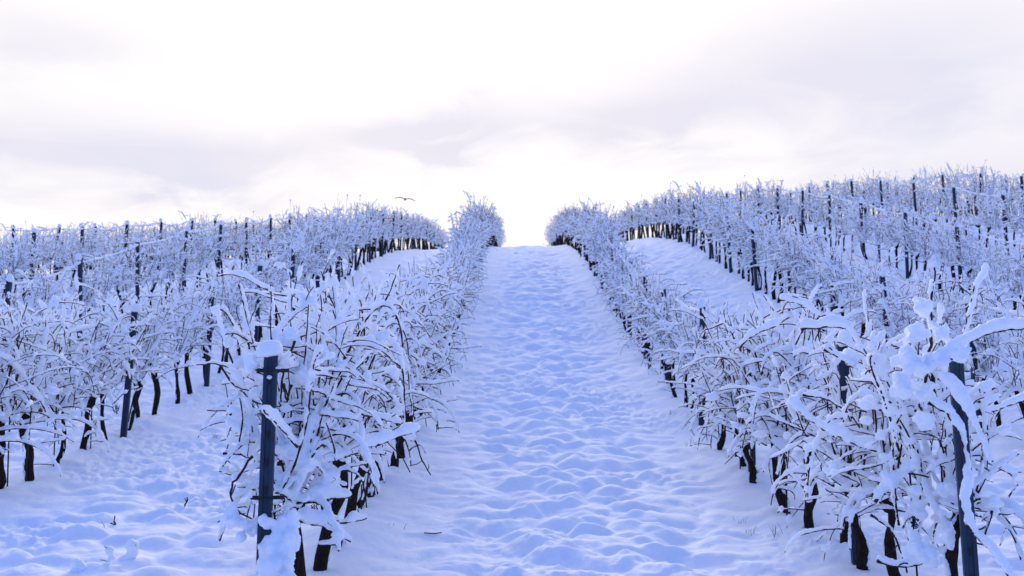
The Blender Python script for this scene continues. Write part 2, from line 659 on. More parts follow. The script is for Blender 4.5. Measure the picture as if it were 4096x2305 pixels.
def grape_cluster(g, c, mb_snow):
    mb = MB()
    L = g.uniform(0.07, 0.12)
    axis = [c + np.array((g.normal() * 0.006, g.normal() * 0.006, -L * t_)) for t_ in np.linspace(0, 1, 6)]
    mb.tube(axis, 0.0022, 4)
    for k in range(40):
        t_ = g.uniform(0.1, 1)
        w_ = 0.032 * (1 - 0.6 * t_)
        a = g.uniform(0, 6.28)
        e = axis[0] + np.array((math.cos(a) * w_, math.sin(a) * w_, -L * t_ - 0.01))
        mb.tube([axis[0] + np.array((0, 0, -L * t_ + 0.006)), e], 0.0013, 3)
        mb.ball(e, g.uniform(0.0028, 0.0052), g, 5, 4, 0.25)
    mb_snow.ball(c + np.array((0.0, 0, -0.01)), (0.035, 0.035, 0.028), g, 8, 5)
    return mb.mesh("grape_cluster", GRAPE)


def dry_leaf(g, c):
    mb = MB()
    a = g.uniform(0, 6.28)
    sx, sy = g.uniform(0.012, 0.02), g.uniform(0.016, 0.026)
    v = []
    nu = 7
    for i in range(nu):
        th = 2 * math.pi * i / nu
        k = 1 + 0.35 * math.cos(5 * th)
        v.append((sx * k * math.cos(th), 0.5 * sx * math.sin(2 * th), sy * k * math.sin(th)))
    v.append((0, 0.012, 0))
    v = np.array(v)
    ca, sa = math.cos(a), math.sin(a)
    v = np.stack((v[:, 0] * ca - v[:, 1] * sa, v[:, 0] * sa + v[:, 1] * ca, v[:, 2]), 1) + c
    th_ = np.array((sa, -ca, 0)) * 0.0015
    v2 = np.concatenate((v, v + th_))
    n = nu + 1
    f = [(i, (i + 1) % nu, nu) for i in range(nu)] + [(n + (i + 1) % nu, n + i, n + nu) for i in range(nu)]
    f += [(i, n + i, n + (i + 1) % nu, (i + 1) % nu) for i in range(nu)]
    mb.add(v2, f)
    return mb.mesh("dry_leaf", LEAF)


def make_vine(seed, lod, extra_canes=(), extra_balls=(), origin=None):
    """lod 0: near, 1: middle, 2: far.  The row runs along Y, the foot of the trunk is at the origin."""
    g = np.random.default_rng(seed)
    V = Vine()
    step = (0.032, 0.045, 0.07)[lod]
    cs = (6, 4, 3)[lod]
    ss = (8, 6, 5)[lod]
    thick = (0.95, 0.82, 0.78)[lod]
    sn = MB()
    # trunk: gnarled, leaning
    hh = g.uniform(0.46, 0.56)
    lean = np.array((g.normal() * 0.05, g.normal() * 0.10, 0))
    nz = (13, 8, 5)[lod]
    tt = np.linspace(-0.25, 1, nz)
    kx, ky = noise1(nz, 3.0, g, -0.035, 0.035), noise1(nz, 2.6, g, -0.045, 0.045)
    tp = np.stack((lean[0] * tt + kx, lean[1] * tt + ky, hh * tt), 1)
    tp[:, :2] -= np.array([np.interp(0, tt, tp[:, 0]), np.interp(0, tt, tp[:, 1])])
    tr = g.uniform(0.020, 0.031) * (1.15 - 0.3 * tt) * noise1(nz, 1.6, g, 0.74, 1.4)
    tr[-2:] *= 1.25
    mbt = MB()
    mbt.tube(tp, tr, (9, 7, 5)[lod])
    head = tp[-1]
    for s in (-1, 1):
        if g.random() < 0.6:      # stubs of old wood
            q = head + np.array((g.normal() * 0.03, s * g.uniform(0.04, 0.09), g.uniform(0.0, 0.06)))
            mbt.tube([head - UP * 0.03, (head + q) / 2 - UP * 0.02, q], [0.03, 0.026, 0.016], (8, 6, 4)[lod])
    V.trunk = mbt.mesh("trunk", BARK)
    # snow stuck to the windward side of the trunk and a collar at its foot
    wa = g.uniform(2.2, 4.6)
    m0 = int(np.argmax(tt >= 0))
    zs = np.linspace(0, nz - 1 - m0, 3 * (nz - m0)) + m0
    axis = np.stack([np.interp(zs, np.arange(nz), tp[:, k]) for k in range(3)], 1)
    rax = np.interp(zs, np.arange(nz), tr)
    ang = wa + noise1(len(zs), 3, g, -0.6, 0.6)
    strip = axis + np.stack((np.cos(ang), np.sin(ang), 0 * ang), 1) * (rax * 0.86)[:, None]
    sn.tube(strip, noise1(len(zs), 1.5, g, 0.15, 1.15) * rax * 0.58, (7, 6, 5)[lod])
    sn.ball(head + UP * 0.04, (0.055, 0.075, 0.04), g, 8, 5)
    polys = []
    # two arms tied along the low wire
    for s in (-1, 1):
        arm = grow(head, (g.normal() * 0.15, s, 0.35), g.uniform(0.24, 0.31), step, g, 0.07, 0.25, 0.1)
        polys.append([(arm, 0.0075)])
        nshoot = (14, 10, 7)[lod]
        for k in range(nshoot):
            t_ = g.uniform(0.02, 0.98)
            p = arm[int(t_ * (len(arm) - 1))]
            kind = g.random()
            if g.random() < (0.20, 0.13, 0.10)[lod]:  # long straight canes lying criss-cross through the others
                d = (g.normal() * 0.55, g.normal() * 0.9, g.uniform(0.1, 1.0))
                pts = grow((g.normal() * 0.12, p[1] + g.normal() * 0.15, g.uniform(0.45, 0.95)), d, g.uniform(0.6, 1.05), step, g, 0.045, g.uniform(0.0, 0.22), 0.0, 1.5)
                pts[:, 0] = np.tanh(pts[:, 0] / 0.58) * 0.58
                rad = g.uniform(0.0042, 0.0062)
                fam = [(pts, rad)]
                for q in range(2):
                    i = g.integers(int(len(pts) * 0.2), len(pts) - 1)
                    fam.append((grow(pts[i], g.normal(size=3) * 0.8 + (0, 0, 0.3), g.uniform(0.12, 0.36), step, g, 0.12, 0.1, 0.0, 1.0), rad * 0.65))
                polys.append(fam)
                continue
            if kind < (0.66, 0.70, 0.72)[lod]:        # upright shoots held by the catch wires, some tops arching over
                L = g.uniform(0.65, 1.12) * (0.80 if extra_canes else 1.0)
                d = (g.normal() * 0.42, g.normal() * 0.40, 1.0)
                pts = grow(p, d, L, step, g, 0.075, g.uniform(0.0, 0.32), 0.10, 2.5)
            elif kind < (0.84, 0.86, 0.83)[lod]:      # outward arching canes
                L = g.uniform(0.6, 1.0) * (0.72 if extra_canes else 1.0)
                sx = g.choice((-1, 1))
                d = (sx * g.uniform(0.4, 0.9), g.normal() * 0.5, 1.0)
                pts = grow(p + UP * g.uniform(0.0, 0.35), d, L, step, g, 0.075, g.uniform(0.28, 0.55), 0.05, 1.3)
            else:                  # canes hanging low beside the row
                L = g.uniform(0.35, 0.6)
                sx = g.choice((-1, 1))
                pts = grow(p, (sx * 0.9, g.normal() * 0.8, 0.35), L, step, g, 0.09, 0.42, 0.0, 1.0)
            # stay inside the trellis corridor
            pts[:, 0] = np.tanh(pts[:, 0] / 0.58) * 0.58
            rad = g.uniform(0.0042, 0.0062)
            fam = [(pts, rad)]
            for q in range(g.integers(2, (5, 5, 4)[lod])):
                i = g.integers(int(len(pts) * 0.25), len(pts) - 1)
                d = g.normal(size=3) * (1, 0.8, 0.6) + (0, 0, 0.15)
                lat = grow(pts[i], d, g.uniform(0.12, 0.42), step, g, 0.11, 0.12, 0.0, 1.0)
                fam.append((lat, rad * 0.65))
            polys.append(fam)
    # loose wild tips above the trellis
    for k in range((2, 3, 3)[lod]):
        p = np.array((g.normal() * 0.12, g.uniform(-0.25, 0.25), g.uniform(0.95, 1.15)))
        polys.append([(grow(p, (g.normal() * 0.35, g.normal() * 0.4, 1), g.uniform(0.28, 0.58), step, g, 0.08, 0.0, 0.05), 0.0042)])
    heavy = []
    for ec in extra_canes:
        heavy.append(ec)
    for fam in polys:
        mb = MB()
        for pts, rad in fam:
            n = len(pts)
            rr = rad * thick * np.linspace(1.1, 0.6, n)
            if lod == 0:
                node = np.arange(n) % 3 == g.integers(0, 3)
                rr = rr * np.where(node, 1.35, 1.0)
            mb.tube(pts, rr, cs)
            snow_runs(sn, pts, g.uniform(0.0085, 0.0155) * (1.22, 1.26, 1.45)[lod] * (1.0 if pts is fam[0][0] else 0.68), g, ss, (0.70, 0.76, 0.85)[lod])
        if lod == 0 and g.random() < 0.7:      # a curling tendril
            pts, rad = fam[0]
            i = g.integers(2, len(pts) - 1)
            th = np.linspace(0, g.uniform(5, 10), 14)
            a = g.uniform(0, 6.28)
            ten = pts[i] + np.stack((np.cos(a) * th * 0.006 + 0.010 * np.cos(th), np.sin(a) * th * 0.006 + 0.010 * np.sin(th), -th * 0.005), 1) - np.array((0.01, 0, 0))
            mb.tube(ten, 0.0013, 3)
        V.canes.append(mb)
        # snow pads caught in the forks
        for pts, rad in fam[:2]:
            if g.random() < 0.6:
                i = g.integers(1, len(pts))
                s_ = g.uniform(0.015, 0.030)
                sn.ball(pts[i] + UP * s_ * 0.5, (s_ * g.uniform(0.8, 1.3), s_ * g.uniform(0.8, 1.4), s_ * g.uniform(0.65, 1.0)), g, 8, 6)
    for k in range((14, 8, 3)[lod]):       # heavier cushions on the tangle
        c = np.array((g.normal() * 0.19, g.uniform(-0.26, 0.26), g.uniform(0.50, 1.2)))
        s_ = g.uniform(0.018, 0.036)
        sn.ball(c, (s_ * g.uniform(0.9, 1.5), s_ * g.uniform(0.9, 1.6), s_ * g.uniform(0.6, 0.95)), g, 8, 6)
    for pts, rad, amt in heavy:
        mb = MB()
        pts = np.asarray(pts) - origin
        seg = np.linalg.norm(np.diff(pts, axis=0), axis=1)
        s = np.concatenate(([0], np.cumsum(seg)))
        n = max(6, int(s[-1] / 0.025))
        sq = np.linspace(0, s[-1], n)
        # smooth through the given points
        fine = np.stack([np.interp(sq, s, pts[:, k]) for k in range(3)], 1)
        for _ in range(3):
            fine[1:-1] = (fine[:-2] + 2 * fine[1:-1] + fine[2:]) / 4
        fine += g.normal(size=fine.shape) * 0.0025
        rr = rad * np.linspace(1.15, 0.7, n) * np.where(np.arange(n) % 4 == 0, 1.3, 1.0)
        mb.tube(fine, rr, 7)
        for k in range(2):
            i = g.integers(2, n - 1)
            lat = grow(fine[i], g.normal(size=3) + (0, 0, 0.3), g.uniform(0.06, 0.16), 0.02, g, 0.15, 0.1)
            mb.tube(lat, rad * 0.6, 5)
        V.canes.append(mb)
        if amt > 0:
            snow_runs(sn, fine, amt * 0.9, g, 9, 0.98, 2.6)
    for c, r in extra_balls:
        c = np.asarray(c) - origin
        for q in range(26):
            sn.ball(c + g.normal(size=3).clip(-1.7, 1.7) * np.asarray(r) * 0.50, np.asarray(r) * g.uniform(0.18, 0.46) * g.uniform(0.8, 1.25, 3), g, 9, 6, 0.15)
    if lod == 0:
        for k in range(g.integers(0, 3)):
            c = head + np.array((g.choice((-1, 1)) * g.uniform(0.03, 0.2), g.uniform(-0.2, 0.2), g.uniform(-0.06, 0.10)))
            V.extra.append(("grape_cluster", grape_cluster(g, c, sn)))
        if g.random() < 0.4:
            V.extra.append(("dry_leaf", dry_leaf(g, np.array((g.normal() * 0.2, g.uniform(-0.25, 0.25), g.uniform(0.6, 1.0))))))
        # thin iron rod the trunk was trained on
        mb = MB()
        rx, ry = g.normal() * 0.05 + 0.05, g.normal() * 0.06
        mb.tube([(rx, ry, -0.25), (rx + g.normal() * 0.02, ry + g.normal() * 0.02, 0.75)], 0.0055, 6)
        V.extra.append(("support_rod", mb.mesh("support_rod", DARK)))
    vox = (0.0085, 0.0125, 0.020)[lod]
    V.snow = keep_main(remesh(sn.mesh("snow_cover", SNOW), vox, 1, 0.0075 if extra_balls else 0.0045))
    if lod == 0:
        V.canes = [m.mesh("cane", CANE) for m in V.canes]
    else:
        big = MB()
        for m in V.canes:
            if m.n:
                big.add(np.concatenate(m.v), m.f)
        V.canes = [big.mesh("cane_tangle", CANE)]
    return V


def vine_proto(V, lod):
    root = bpy.data.objects.new("grape_vine", None)
    root.empty_display_size = 0.1
    col.objects.link(root)
    put("trunk", V.trunk, root)
    for m in V.canes:
        put("cane" if lod == 0 else "cane_tangle", m, root)
    put("snow_cover", V.snow, root)
    for nm, m in V.extra:
        put(nm, m, root)
    return root


def copy_tree(o, parent=None):
    c = o.copy()
    col.objects.link(c)
    if parent is not None:
        c.parent = parent
    for ch in list(o.children):
        copy_tree(ch, c)
    return c


ORD = ["first", "second", "third", "fourth", "fifth", "sixth", "seventh", "eighth", "ninth", "tenth", "eleventh", "twelfth", "thirteenth",
       "fourteenth", "fifteenth", "sixteenth", "seventeenth", "eighteenth", "nineteenth", "twentieth",
       "twenty-first", "twenty-second", "twenty-third", "twenty-fourth", "twenty-fifth", "twenty-sixth", "twenty-seventh", "twenty-eighth"]

# ---------------- bespoke canes of the two end vines, surveyed from the photo
def line(pts, d0, d1=None):
    d1 = d0 if d1 is None else d1
    n = len(pts)
    return [px2w(x, y, d0 + (d1 - d0) * i / max(1, n - 1)) for i, (x, y) in enumerate(pts)]


LEFT_CANES = [
    (line([(1112, 1712), (1160, 1690), (1215, 1680), (1311, 1700)], 4.75, 4.9), 0.0045, 0.025),
    (line([(1207, 1822), (1371, 1818), (1510, 1777), (1674, 1725)], 4.85, 5.3), 0.0045, 0.024),
    (line([(1086, 1962), (1180, 1900), (1267, 1864), (1432, 1812)], 4.75, 5.0), 0.005, 0.027),
    (line([(1190, 2012), (1293, 1995), (1406, 1990)], 4.8, 5.0), 0.005, 0.026),
    (line([(1190, 2089), (1240, 2092), (1330, 2112), (1400, 2170)], 4.75, 4.85), 0.005, 0.028),
    (line([(1300, 2098), (1400, 2090), (1467, 2076)], 4.9, 5.1), 0.0045, 0.020),
    (line([(1008, 1829), (956, 1903), (917, 1950), (921, 2011), (982, 2076), (1060, 2080)], 4.5, 4.65), 0.0048, 0.0),
    (line([(887, 1466), (921, 1526), (1012, 1604), (1080, 1660)], 4.6, 4.9), 0.0045, 0.010),
    (line([(921, 1656), (960, 1700), (1003, 1751), (1060, 1800)], 4.6, 4.8), 0.0055, 0.024),
    (line([(895, 1818), (935, 1814), (973, 1816), (1040, 1850)], 4.6, 4.8), 0.0045, 0.018),
    (line([(960, 1137), (972, 1200), (978, 1240), (1010, 1340), (1030, 1480)], 5.0, 4.9), 0.004, 0.012),
    (line([(1330, 1120), (1342, 1230), (1346, 1330), (1350, 1480)], 5.6, 5.5), 0.0055, 0.018),
    (line([(1300, 1140), (1260, 1215), (1190, 1250), (1110, 1330), (1090, 1400)], 5.4, 5.0), 0.0045, 0.022),
    (line([(1380, 1110), (1420, 1200), (1440, 1300)], 5.7, 5.6), 0.004, 0.014),
    (line([(1660, 1760), (1690, 1850), (1720, 1900)], 5.6, 5.6), 0.004, 0.0),
    (line([(1400, 1640), (1450, 1660), (1510, 1670), (1600, 1700)], 5.2, 5.4), 0.0045, 0.022),
    (line([(1180, 1365), (1150, 1430), (1130, 1520), (1115, 1660)], 4.9, 4.9), 0.0055, 0.011),
    (line([(1160, 1540), (1145, 1630), (1110, 1760)], 4.8, 4.85), 0.005, 0.010),
    (line([(1190, 1790), (1130, 1720), (1095, 1690), (1055, 1640)], 4.6, 4.32), 0.005, 0.019),
]
LEFT_BALLS = [(px2w(1125, 2150, 4.45), (0.070, 0.06, 0.10)), (px2w(1105, 2240, 4.40), (0.085, 0.07, 0.10)), (px2w(1085, 2330, 4.36), (0.10, 0.08, 0.10)), (px2w(1145, 2080, 4.5), (0.05, 0.05, 0.04)), (px2w(1005, 1455, 4.6), (0.04, 0.04, 0.05)), (px2w(1140, 1440, 4.65), (0.035, 0.04, 0.04)), (px2w(1070, 2090, 4.42), (0.035, 0.03, 0.03)),
              (px2w(1010, 2110, 4.5), (0.05, 0.05, 0.045)), (px2w(925, 2060, 4.5), (0.045, 0.045, 0.05)), (px2w(955, 1690, 4.65), (0.05, 0.05, 0.05)),
              (px2w(1010, 1780, 4.7), (0.045, 0.045, 0.045)), (px2w(1325, 1125, 5.6), (0.032, 0.03, 0.034)), (px2w(1230, 1205, 5.3), (0.055, 0.05, 0.04)),
              (px2w(1160, 1350, 5.0), (0.05, 0.05, 0.05)), (px2w(1160, 1790, 4.75), (0.06, 0.06, 0.05)), (px2w(1215, 1850, 4.8), (0.055, 0.06, 0.045)),
              (px2w(1190, 1500, 4.95), (0.05, 0.06, 0.06)), (px2w(1260, 1420, 5.1), (0.06, 0.06, 0.055)), (px2w(1440, 1520, 5.2), (0.06, 0.06, 0.045)),
              (px2w(1320, 1900, 4.95), (0.05, 0.05, 0.05)), (px2w(975, 1250, 5.0), (0.018, 0.018, 0.04)), (px2w(1000, 1300, 5.0), (0.035, 0.03, 0.045))]
RIGHT_CANES = [
    (line([(3740, 1470), (3792, 1425), (3896, 1355), (3982, 1322), (4096, 1312), (4200, 1320)], 4.42, 4.4), 0.0065, 0.027),
    (line([(3700, 1560), (3722, 1330), (3725, 1240), (3731, 1125)], 4.42, 4.55), 0.0065, 0.014),
    (line([(3757, 1510), (3835, 1560), (3887, 1645), (3930, 1750), (3974, 1850)], 4.28, 4.15), 0.006, 0.030),
    (line([(3714, 1610), (3801, 1655), (3844, 1740), (3861, 1820), (3861, 1916), (3844, 2028), (3878, 2115), (3982, 2225), (4043, 2320)], 4.24, 4.0), 0.006, 0.023),
    (line([(3160, 1610), (3200, 1650), (3290, 1715), (3400, 1770), (3506, 1806)], 5.2, 5.0), 0.0055, 0.028),
    (line([(3203, 1320), (3290, 1308), (3402, 1308), (3454, 1396), (3480, 1480)], 5.4, 5.2), 0.005, 0.026),
    (line([(2960, 1390), (3010, 1340), (3090, 1310), (3160, 1270)], 6.0, 5.8), 0.005, 0.025),
    (line([(3300, 1400), (3380, 1445), (3440, 1490), (3480, 1560)], 5.2, 5.1), 0.006, 0.020),
    (line([(3445, 1612), (3541, 1645), (3619, 1725), (3672, 1790), (3690, 1900), (3680, 2000)], 4.9, 4.8), 0.006, 0.024),
    (line([(3840, 1985), (3896, 1945), (3982, 1880), (4073, 1815)], 4.6, 4.6), 0.005, 0.019),
    (line([(3860, 1630), (3900, 1590), (3960, 1545), (3975, 1540)], 4.7, 4.7), 0.005, 0.024),
    (line([(3510, 2245), (3600, 2275), (3700, 2250)], 4.6, 4.6), 0.006, 0.024),
    (line([(3835, 1420), (3860, 1300), (3880, 1223), (3904, 1137), (3945, 1060)], 4.9, 4.9), 0.0045, 0.017),
    (line([(3120, 1200), (3180, 1205), (3250, 1235), (3280, 1270)], 6.1, 6.0), 0.0045, 0.020),
    (line([(3210, 1580), (3300, 1590), (3400, 1650), (3440, 1710)], 5.3, 5.2), 0.005, 0.016),
    (line([(3480, 2060), (3560, 2110), (3600, 2200), (3625, 2290)], 4.7, 4.7), 0.005, 0.008),
    (line([(3500, 2010), (3570, 1930), (3650, 1880)], 4.8, 4.8), 0.0065, 0.020),
    (line([(3970, 2040), (3950, 2100), (3930, 2170)], 4.4, 4.4), 0.0045, 0.012),
    (line([(4200, 1560), (4090, 1600), (3990, 1640), (3940, 1660)], 5.6, 5.4), 0.005, 0.016),
]
RIGHT_BALLS = [(px2w(3650, 1450, 4.42), (0.072, 0.057, 0.057)), (px2w(3610, 1530, 4.42), (0.046, 0.046, 0.061)), (px2w(3740, 1450, 4.4), (0.057, 0.046, 0.042)),
               (px2w(3790, 1430, 4.4), (0.038, 0.038, 0.038)), (px2w(3690, 1570, 4.42), (0.042, 0.038, 0.046)),
               (px2w(3670, 1340, 4.45), (0.049, 0.042, 0.049)), (px2w(3760, 1330, 4.45), (0.034, 0.030, 0.038)), (px2w(3690, 1230, 4.5), (0.038, 0.030, 0.042)), (px2w(3730, 1140, 4.55), (0.015, 0.015, 0.023)),
               (px2w(3850, 1420, 4.4), (0.038, 0.038, 0.030)), (px2w(3700, 1680, 4.45), (0.038, 0.038, 0.046)), (px2w(3470, 1610, 4.6), (0.046, 0.038, 0.034)),
               (px2w(3480, 1600, 4.95), (0.042, 0.038, 0.034)), (px2w(3640, 1560, 4.8), (0.046, 0.046, 0.046)), (px2w(3650, 1850, 4.8), (0.042, 0.038, 0.038)),
               (px2w(3660, 2180, 4.6), (0.057, 0.053, 0.057)), (px2w(3720, 2220, 4.55), (0.046, 0.046, 0.046)), (px2w(3800, 2150, 4.5), (0.030, 0.030, 0.046)),
               (px2w(3560, 1920, 4.8), (0.038, 0.038, 0.046)), (px2w(3330, 1880, 5.0), (0.046, 0.046, 0.038)),
               (px2w(3965, 2010, 4.4), (0.034, 0.034, 0.027)), (px2w(3400, 1420, 5.2), (0.046, 0.046, 0.038)), (px2w(3500, 1440, 5.1), (0.046, 0.046, 0.038)),
               (px2w(3780, 1960, 4.7), (0.046, 0.046, 0.038))]


def foot(x, y, sink=0.0):
    return np.array((x, y, float(base_h(x, y)) + 0.03 - sink))


VSP = 0.50
rowdefs = []
NAMES = ["the row just {} of the track", "the second row {} of the track", "the third row {} of the track", "the fourth row {} of the track",
         "the fifth row {} of the track", "the sixth row {} of the track", "the seventh row {} of the track"]
POST0_L = [[4.55, 7.9, 10.6], [7.5, 10.2, 12.85], None, None, None, None, None]
POST0_R = [[4.5, 6.0, 8.6], [7.6, 10.3], None, None, None, None, None]
END = [57.5, 54.0, 52.0, 48.0, 45.0, 43.0, 42.0]
for side, xs, p0 in (("left", ROWS_L, POST0_L), ("right", ROWS_R, POST0_R)):
    for k, x in enumerate(xs):
        y0 = max(4.5, abs(x) / 0.5 - 0.9)
        posts = list(p0[k]) if p0[k] else [y0 + 0.5 + (k * 0.83) % 1.6]
        while posts[-1] + 2.3 < END[k]:
            posts.append(posts[-1] + 2.3)
        rowdefs.append(dict(side=side, k=k, x=x, name=NAMES[k].format(side), y0=min(y0, posts[0]), y1=END[k], posts=posts))

# ---------------- prototypes
NEAR = [vine_proto(make_vine(100 + i, 0), 0) for i in range(8)]
MID = [vine_proto(make_vine(200 + i, 1), 1) for i in range(8)]
FARV = [make_vine(300 + i, 2) for i in range(6)]
FAR = [vine_proto(v, 2) for v in FARV]
used = set()
spots = []
for r in rowdefs:
    y = r['y0'] + 0.40
    g = np.random.default_rng(int(abs(r['x']) * 100) + 7)
    while y < r['y1']:
        spots.append((r, r['x'] + g.normal() * 0.03, y + g.normal() * 0.06, g.random(), g.integers(0, 1000)))
        y += VSP
spots.sort(key=lambda s: math.hypot(s[1], s[2]))
MAXV = 296
far_rest = []
counts = {}
for n, (r, x, y, u, q) in enumerate(spots):
    p = foot(x, y)
    if n >= MAXV:
        far_rest.append((p, u, q))
        continue
    first = r['k'] == 0 and y < r['y0'] + 0.62 and (r['side'], 'end') not in counts
    dist = math.hypot(x, y)
    if first:
        counts[(r['side'], 'end')] = 1
        V = make_vine(905 + (r['side'] == 'right'), 0, LEFT_CANES if r['side'] == 'left' else RIGHT_CANES,
                      LEFT_BALLS if r['side'] == 'left' else RIGHT_BALLS, p)
        o = vine_proto(V, 0)
        o.location = p
    else:
        pool = NEAR if dist < 10.5 else (MID if dist < 24 else FAR)
        pr = pool[q % len(pool)]
        if pr.name in used:
            o = copy_tree(pr)
        else:
            o = pr
            used.add(pr.name)
        o.location = p
        sc = 0.93 + 0.16 * ((q * 7) % 100) / 100
        tall = 1.0 + 0.34 * np.clip((y - 20) / 10, 0, 1) * (r['k'] == 0)
        low = 0.84 if r['k'] >= 2 else (1.0 if r['k'] == 0 else 0.95 + 0.17 * np.clip((y - 15) / 8, 0, 1))
        tall *= (1.08 if r['side'] == 'left' else 0.97) if (r['k'] == 0 and y < 14) else 1.0
        tall *= 0.90 if (r['k'] == 0 and r['side'] == 'right' and 8 < y < 20) else 1.0
        o.scale = (low * sc * (0.5 + 0.5 * tall), sc, sc * (0.95 + 0.1 * u) * tall * low)
        o.rotation_euler = (0, 0, (math.pi if u > 0.5 else 0) + (u * 7 % 1 - 0.5) * 0.3)
    # where it stands: after which post of its row
    ups = [i for i, py in enumerate(r['posts']) if py <= y]
    if ups:
        i = ups[-1]
        c = counts.setdefault((r['side'], r['k'], i), 0)
        counts[(r['side'], r['k'], i)] += 1
        lab = f"snowy vine, {ORD[c]} uphill of the {ORD[i]} post in {r['name']}"
    else:
        c = counts.setdefault((r['side'], r['k'], -1), 0)
        counts[(r['side'], r['k'], -1)] += 1
        lab = f"snowy vine, {ORD[c]} one below the first post in {r['name']}"
    if first:
        lab = ("end vine behind the foreground post left of the track, snowy canes spilling sideways" if r['side'] == 'left'
               else "end vine at the right foreground post, long snow-loaded canes arching over it")
    tag(o, lab, "grapevine", "snow covered vines planted in rows up the slope")
for pr in NEAR + MID + FAR:           # prototypes no row needed
    if pr.name not in used:
        for ch in list(pr.children):
            bpy.data.objects.remove(ch)
        bpy.data.objects.remove(pr)

# the rest, far up the slope: one mass
if far_rest:
    vs, fs, mi, off = [], [], [], 0
    src = []
    for V in FARV:
        parts = []
        for me, mid in ((V.trunk, 0), (V.canes[0], 1), (V.snow, 2)):
            co = np.empty(len(me.vertices) * 3)
            me.vertices.foreach_get('co', co)
            lt = np.empty(len(me.polygons), np.int32)
            me.polygons.foreach_get('loop_total', lt)
            lv = np.empty(len(me.loops), np.int32)
            me.loops.foreach_get('vertex_index', lv)
            parts.append((co.reshape(-1, 3), lt, lv, mid))
        src.append(parts)
    LT, LV = [], []
    for p, u, q in far_rest:
        a = (math.pi if u > 0.5 else 0) + (u * 7 % 1 - 0.5) * 0.3
        ca, sa = math.cos(a), math.sin(a)
        sc = 0.93 + 0.16 * ((q * 7) % 100) / 100
        for co, lt, lv, mid in src[q % len(src)]:
            w3 = np.stack((co[:, 0] * ca - co[:, 1] * sa, co[:, 0] * sa + co[:, 1] * ca, co[:, 2]), 1) * sc + p
            vs.append(w3)
            LT.append(lt)
            LV.append(lv + off)
            mi.append(np.full(len(lt), mid, np.int32))
            off += len(co)
    v = np.concatenate(vs)
    LT, LV, mi = np.concatenate(LT), np.concatenate(LV), np.concatenate(mi)
    me = bpy.data.meshes.new("distant_vines")
    me.vertices.add(len(v))
    me.vertices.foreach_set('co', v.ravel())
    me.loops.add(len(LV))
    me.loops.foreach_set('vertex_index', LV)
    me.polygons.add(len(LT))
    me.polygons.foreach_set('loop_start', np.concatenate(([0], np.cumsum(LT)[:-1])).astype(np.int32))
    for m in (BARK, CANE, SNOW):
        me.materials.append(m)
    me.polygons.foreach_set('material_index', mi)
    me.update(calc_edges=True)
    me.shade_smooth()
    tag(put("distant_vines", me), "mass of snow covered vines along the far skyline of the slope", "grapevines", None, "stuff")


# ------------------------------------------------------------------ trellis posts
PH = 1.29


def profile_mesh(h, wd=0.058, dp=0.042, th=0.004):
    """open C section steel post, open side away from the viewer"""
    w2, l = wd / 2, 0.014
    out = [(-w2 + l, dp), (-w2, dp), (-w2, 0), (-w2 * 0.42, 0), (-w2 * 0.36, 0.007), (w2 * 0.36, 0.007), (w2 * 0.42, 0), (w2, 0), (w2, dp), (w2 - l, dp)]
    inn = [(w2 - l, dp - th), (w2 - th, dp - th), (w2 - th, th), (w2 * 0.42, th), (w2 * 0.36, 0.007 + th), (-w2 * 0.36, 0.007 + th), (-w2 * 0.42, th), (-w2 + th, th), (-w2 + th, dp - th), (-w2 + l, dp - th)]
    ring = out + inn
    n = len(ring)
    v = [(x, y, -0.3) for x, y in ring] + [(x, y, h) for x, y in ring]
    f = [(i, (i + 1) % n, n + (i + 1) % n, n + i) for i in range(n)]
    m = len(out)
    for i in range(m - 1):
        a, b_, c, d = i, i + 1, n - 2 - i, n - 1 - i
        f.append((a, d, c, b_))
        f.append((n + a, n + b_, n + c, n + d))
    mb = MB()
    mb.add(v, f)
    return mb.mesh("post_profile", STEEL, False)


def snow_cap(seed, r, hgt, voxel=0.012):
    """a settled cap: flat base gripping the post top, bulging sides, uneven crown"""
    g = np.random.default_rng(seed)
    mb = MB()
    prof = [(0.0, -0.10), (0.80, -0.12), (0.98, 0.08), (1.0, 0.35), (0.90, 0.68), (0.62, 0.92), (0.0, 1.0)]
    seg = 14
    vs = []
    wob = 1 + 0.07 * g.normal(size=seg)
    for k, (pr, pz) in enumerate(prof):
        for j in range(seg):
            th = 2 * math.pi * j / seg
            q = r * max(pr, 0.02) * wob[j] * (1 + 0.03 * g.normal())
            vs.append((q * math.cos(th), 0.02 + q * math.sin(th), hgt * (pz + 0.03 * g.normal() - 0.12 * math.cos(th + seed) * pr)))
    f = [(k * seg + j, k * seg + (j + 1) % seg, (k + 1) * seg + (j + 1) % seg, (k + 1) * seg + j) for k in range(len(prof) - 1) for j in range(seg)]
    f += [tuple(range(seg - 1, -1, -1)), tuple((len(prof) - 1) * seg + j for j in range(seg))]
    mb.add(vs, f)
    return remesh(mb.mesh("snow_cap", SNOW), voxel, 2, 0.006)


PROF_NEAR = profile_mesh(PH)
CAPS = [snow_cap(50 + i, 0.043 + 0.008 * (i % 3), 0.075 + 0.02 * (i % 2), 0.014) for i in range(4)]
BIGCAP = snow_cap(72, 0.060, 0.066, 0.009)


def hook_mesh():
    mb = MB()
    mb.box((-0.0055, -0.010, 0), (0.0055, 0.0, 0.005))
    mb.box((-0.0055, -0.010, 0.005), (0.0055, -0.007, 0.020))
    mb.box((-0.0045, 0.0025, -0.016), (0.0045, 0.0065, -0.001))
    return mb.mesh("wire_hook", DARK, False)


